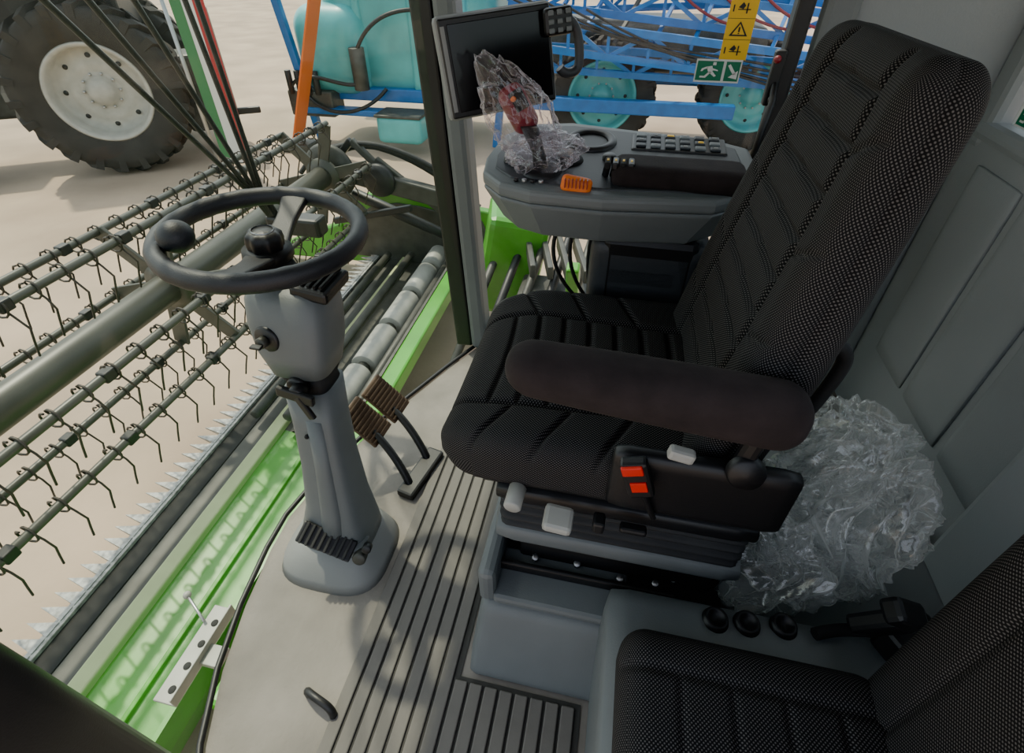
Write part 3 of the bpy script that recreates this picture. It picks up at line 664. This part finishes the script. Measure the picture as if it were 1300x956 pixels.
# ---- wheels
def wheel(name,c,ax,Rr,w,rim,rm,par,lugs=22):
    e=par
    ax=Vector(ax).normalized(); q=ax.to_track_quat('Z','Y')
    h=w/2
    prof=[(rim*0.98,-h*0.75),(rim*1.05,-h*0.9),(Rr*0.80,-h*1.02),(Rr*0.90,-h*0.98),(Rr*0.93,-h*0.8),(Rr*0.935,-h*0.4),(Rr*0.94,0),(Rr*0.935,h*0.4),(Rr*0.93,h*0.8),(Rr*0.90,h*0.98),(Rr*0.80,h*1.02),(rim*1.05,h*0.9),(rim*0.98,h*0.75)]
    lathe(name+'_tyre',prof,c,ax,'tyre',e,72)
    lathe(name+'_rim',[(rim*1.0,h*0.8),(rim*1.03,h*0.86),(rim*0.99,h*0.9),(rim*0.93,h*0.80),(rim*0.90,h*0.25),(rim*0.84,h*0.0),(rim*0.62,h*0.15),(rim*0.50,h*0.20),(rim*0.42,h*0.12),(rim*0.30,h*0.18),(rim*0.26,h*0.5),(rim*0.10,h*0.6),(0,h*0.6)],c,ax,rm,e,64)
    V=[];F=[]
    for s in (-1,1):
        for i in range(lugs):
            a0=2*math.pi*(i+(0.5 if s>0 else 0))/lugs
            b=len(V); da=2*math.pi/lugs
            for (t,z) in ((0.0,0.02),(0.45,0.55),(0.75,1.0)):
                for (dr,dw) in ((0,-1),(0,1),(1,1),(1,-1)):
                    a=a0+t*da*0.9+dw*da*0.16
                    r=(Rr*0.92 if z<0.9 else Rr*0.80) if dr==0 else (Rr*1.0 if z<0.9 else Rr*0.95)
                    V.append(Vector((r*math.cos(a),r*math.sin(a),s*z*h*1.05)))
            for k in range(2):
                for m_ in range(4): F.append((b+k*4+m_,b+k*4+(m_+1)%4,b+k*4+4+(m_+1)%4,b+k*4+4+m_))
            F+=[(b,b+1,b+2,b+3),(b+8,b+9,b+10,b+11)]
    addmesh(name+'_lugs',V,F,'tyre',e,False,c,q)
    for i in range(10):
        a=2*math.pi*i/10; p=Vector(c)+q@Vector((rim*0.36*math.cos(a),rim*0.36*math.sin(a),h*0.15))
        cyl(name+'_bolt_%d'%i,p,p+ax*h*0.1,rim*0.03,'metal',e,8)
    for i in range(8):
        a=2*math.pi*i/8; p=Vector(c)+q@Vector((rim*0.72*math.cos(a),rim*0.72*math.sin(a),h*0.08))
        cyl(name+'_hole_%d'%i,p,p+ax*h*0.035,rim*0.055,'black',e,14)
    return e
tr=root('tractor',(-7.4,6.6,GZ))
ax=Vector((0.55,-0.835,0)); fw=Vector((-0.835,-0.55,0))
C=Vector((-7.38,6.60,GZ+1.12))
wheel('rear_wheel',C,ax,1.12,0.62,0.62,'rim',tr,22)
wheel('rear_wheel_far',C-ax*1.8,ax,1.12,0.62,0.62,'rim',tr,22)
wheel('front_wheel',C+fw*2.6+Vector((0,0,-0.30)),ax,0.82,0.5,0.46,'rim',tr,20)
TQ=Matrix((fw,Vector((0,0,1)).cross(fw),Vector((0,0,1)))).transposed().to_quaternion()
def tb(name,f,s,z,size,m,bev=0.05):
    p=C+fw*f-ax*s; p.z=GZ+z; o=box(name,p,size,m,tr,bev); o.rotation_quaternion=TQ; return o
tb('chassis',1.2,0.95,1.0,(4.2,0.6,0.6),'dsteel')
tb('bonnet',2.6,0.95,1.7,(2.2,0.8,0.9),'black')
tb('cab',0.3,0.95,2.5,(1.7,1.6,1.9),'black')
tb('mudguard',0.0,0.1,2.38,(2.0,0.62,0.10),'dsteel')
tb('hitch',-1.2,0.7,0.9,(0.7,0.7,1.1),'dsteel')
tb('hitch_frame',-1.5,0.6,1.2,(0.12,0.8,1.6),'black',0.02)
tb('hitch_frame_b',-1.5,0.25,1.1,(0.16,0.12,1.7),'dsteel',0.02)
tb('linkage',-1.5,0.4,0.6,(0.9,0.08,0.10),'black',0.02)
bn=root('striped_banner',(-5.6,6.6,GZ))
for i in range(3):
    box('stripe_%d'%i,(-5.66+i*0.115,6.55+i*0.06,-0.15),(0.13,0.02,2.1),['bgreen','white','bred'][i],bn,0.003,(0,0,28))
cyl('pole',(-5.80,6.5,GZ),(-5.80,6.5,1.1),0.025,'metal',bn)
# ---- sprayer
sp=root('field_sprayer',(-2,9,GZ))
rgrid('tank',(2.9,1.9,2.3),0.5,16,'turq',(-3.6,9.6,0.35),sp)
rgrid('tank_shoulder',(1.2,1.5,1.3),0.35,12,'turq',(-4.8,9.1,0.0),sp)
for x in (-4.3,-3.4,-2.6): rgrid('tank_rib',(0.16,1.96,2.0),0.07,8,'turq',(x,9.58,0.35),sp)
box('frame_main',(-1.9,8.65,-0.62),(6.9,0.16,0.20),'blue',sp,0.02)
box('frame_back',(-1.5,10.3,-0.5),(8,0.16,0.2),'blue',sp,0.02)
box('frame_step',(-4.5,8.4,-0.85),(1.7,0.25,0.1),'blue',sp,0.02)
rgrid('toolbox',(0.75,0.5,0.42),0.08,8,'turq',(-3.55,8.2,-1.0),sp)
box('toolbox_lid',(-3.55,8.2,-0.79),(0.78,0.52,0.05),'dsteel',sp,0.02)
beam('leg_a',(-5.5,8.4,0.9),(-5.2,8.4,-1.35),0.12,0.12,'blue',sp,0.02)
beam('leg_b',(-1.9,8.6,0.3),(-2.1,8.6,-1.35),0.12,0.12,'blue',sp,0.02)
cyl('filter',(-4.25,8.35,-0.5),(-4.25,8.35,0.1),0.12,'dsteel',sp)
lathe('hatch',[(0,0.05),(0.2,0.05),(0.23,0.03),(0.24,0)],(-3.0,8.64,0.55),(0,-1,0),'blue',sp)
for i in range(4): cyl('valve_%d'%i,(-5.5+i*0.16,8.3,-0.6),(-5.5+i*0.16,8.3,-0.25),0.05,'black',sp,14)
box('pump_block',(-5.2,8.5,-0.75),(0.8,0.4,0.4),'dsteel',sp,0.03)
wires('tank_hoses',[[(-5.5,8.3,-0.5),(-5.1,8.2,-0.1),(-4.6,8.2,-0.5),(-4.25,8.3,-0.4)],[(-5.3,8.3,-0.5),(-5.0,8.2,-1.0),(-4.2,8.2,-0.9),(-3.9,8.5,-0.5)],[(-4.2,8.3,0.1),(-3.9,8.3,0.6),(-3.3,8.5,0.6)]],0.03,'black',sp,smooth=True)
rgrid('rear_body',(3.4,1.6,0.7),0.2,10,'dsteel',(0.2,9.9,0.1),sp)
wheel('sprayer_wheel',Vector((-0.45,9.0,GZ+0.85)),(0.12,-1,0),0.85,0.42,0.52,'turq',sp,26)
wheel('sprayer_wheel_b',Vector((1.9,9.5,GZ+0.85)),(0.12,-1,0),0.85,0.42,0.52,'turq',sp,26)
def truss(tag,x0,x1,y,z0,z1,slope=0.0,n=12,m='blue'):
    P=lambda x,z: (x,y,z+slope*(x-x0))
    for zz in (z0,z1): beam('%s_chord_%.2f'%(tag,zz),P(x0,zz),P(x1,zz),0.09,0.09,m,sp)
    for i in range(n):
        a=x0+(x1-x0)*i/n; b=x0+(x1-x0)*(i+1)/n
        beam('%s_d%d'%(tag,i),P(a,z0 if i%2 else z1),P(b,z1 if i%2 else z0),0.05,0.05,m,sp)
        beam('%s_v%d'%(tag,i),P(a,z0),P(a,z1),0.04,0.04,m,sp)
truss('boom_a',-2.0,4.5,8.0,0.30,0.62,-0.09)
truss('boom_b',-1.8,4.5,8.25,0.75,1.05,-0.09)
truss('boom_c',-1.6,4.8,8.5,-0.1,0.2,-0.03)
truss('boom_d',-2.2,4.8,8.9,1.2,1.55,-0.10)
truss('boom_e',-2.2,4.8,9.4,0.5,1.0,0.05)
truss('boom_f',-2.2,4.8,10.6,0.9,1.5,-0.04)
for i in range(12): beam('strut_%d'%i,(-1.8+i*0.5,8.0,0.3),(-1.4+i*0.5,9.2,1.0),0.045,0.045,'blue' if i%3 else 'dsteel',sp)
wires('spray_lines',[[(-1.9+k*0.3,7.95,0.9-k*0.05),(-0.5+k*0.3,7.95,0.2-k*0.05),(1.5+k*0.2,7.95,0.25-k*0.1),(3.5,7.95,-0.1-k*0.1)] for k in range(5)],0.016,'black',sp,smooth=True)
wires('red_lines',[[(0.2+k*0.5,8.3,1.2),(0.6+k*0.5,8.1,0.6),(1.4+k*0.5,8.2,0.5)] for k in range(3)],0.018,'dred',sp,smooth=True)
ob_=root('orange_marker_board',(-5.2,8.0,-1.3))
beam('board',(-5.35,7.90,-1.25),(-4.45,7.90,0.95),0.36,0.03,'orange',ob_,0.01)
beam('board_white',(-5.12,7.87,-0.70),(-4.95,7.87,-0.28),0.16,0.012,'white',ob_,0.002)
beam('board_white_b',(-4.80,7.87,0.10),(-4.68,7.87,0.40),0.16,0.012,'white',ob_,0.002)
box('board_foot',(-5.35,7.95,-1.33),(0.5,0.4,0.13),'dsteel',ob_,0.02)
yi=root('yellow_implement',(-7.6,3.2,GZ))
beam('bar',(-6.9,2.9,-1.1),(-6.3,3.2,-1.2),0.08,0.10,'yellow',yi,0.02)
beam('bar_b',(-6.7,3.0,-1.1),(-6.5,2.85,-1.35),0.08,0.08,'yellow',yi,0.02)
beam('foot',(-7.0,2.7,-1.34),(-6.2,3.1,-1.34),0.10,0.10,'black',yi,0.02)
# ---------------------------------------------------------------- light
sun=bpy.data.lights.new('sun','SUN'); sun.energy=7.4; sun.angle=R(1.5); sun.color=(1.0,0.89,0.73)
so=bpy.data.objects.new('sun',sun); COL.objects.link(so); so.rotation_mode='QUATERNION'
so.rotation_quaternion=Vector((-0.50,0.38,1.15)).to_track_quat('Z','Y'); so.location=(-5,4,12)
w=bpy.data.worlds.new('sky'); bpy.context.scene.world=w; w.use_nodes=True; nt=w.node_tree
sk=nt.nodes.new('ShaderNodeTexSky'); sk.sky_type='NISHITA'; sk.sun_disc=False; sk.sun_elevation=R(60); sk.sun_rotation=R(-50); sk.air_density=1.0; sk.dust_density=2.0
hs=nt.nodes.new('ShaderNodeHueSaturation'); hs.inputs['Saturation'].default_value=0.38
bgn=nt.nodes['Background']; bgn.inputs['Strength'].default_value=0.62; nt.links.new(sk.outputs['Color'],hs.inputs['Color']); nt.links.new(hs.outputs['Color'],bgn.inputs['Color'])
try: bpy.context.scene.view_settings.look='AgX - Punchy'
except Exception as ex: print('look',ex)
# ---------------------------------------------------------------- camera
cam=bpy.data.cameras.new('camera'); cam.lens=18.0; cam.sensor_width=36; cam.clip_start=0.02; cam.clip_end=300; cam.shift_y=-45/1300
cob=bpy.data.objects.new('camera',cam); COL.objects.link(cob); cob.location=(0,0,1.4); cob.rotation_euler=(R(52),0,R(12))
bpy.context.scene.camera=cob
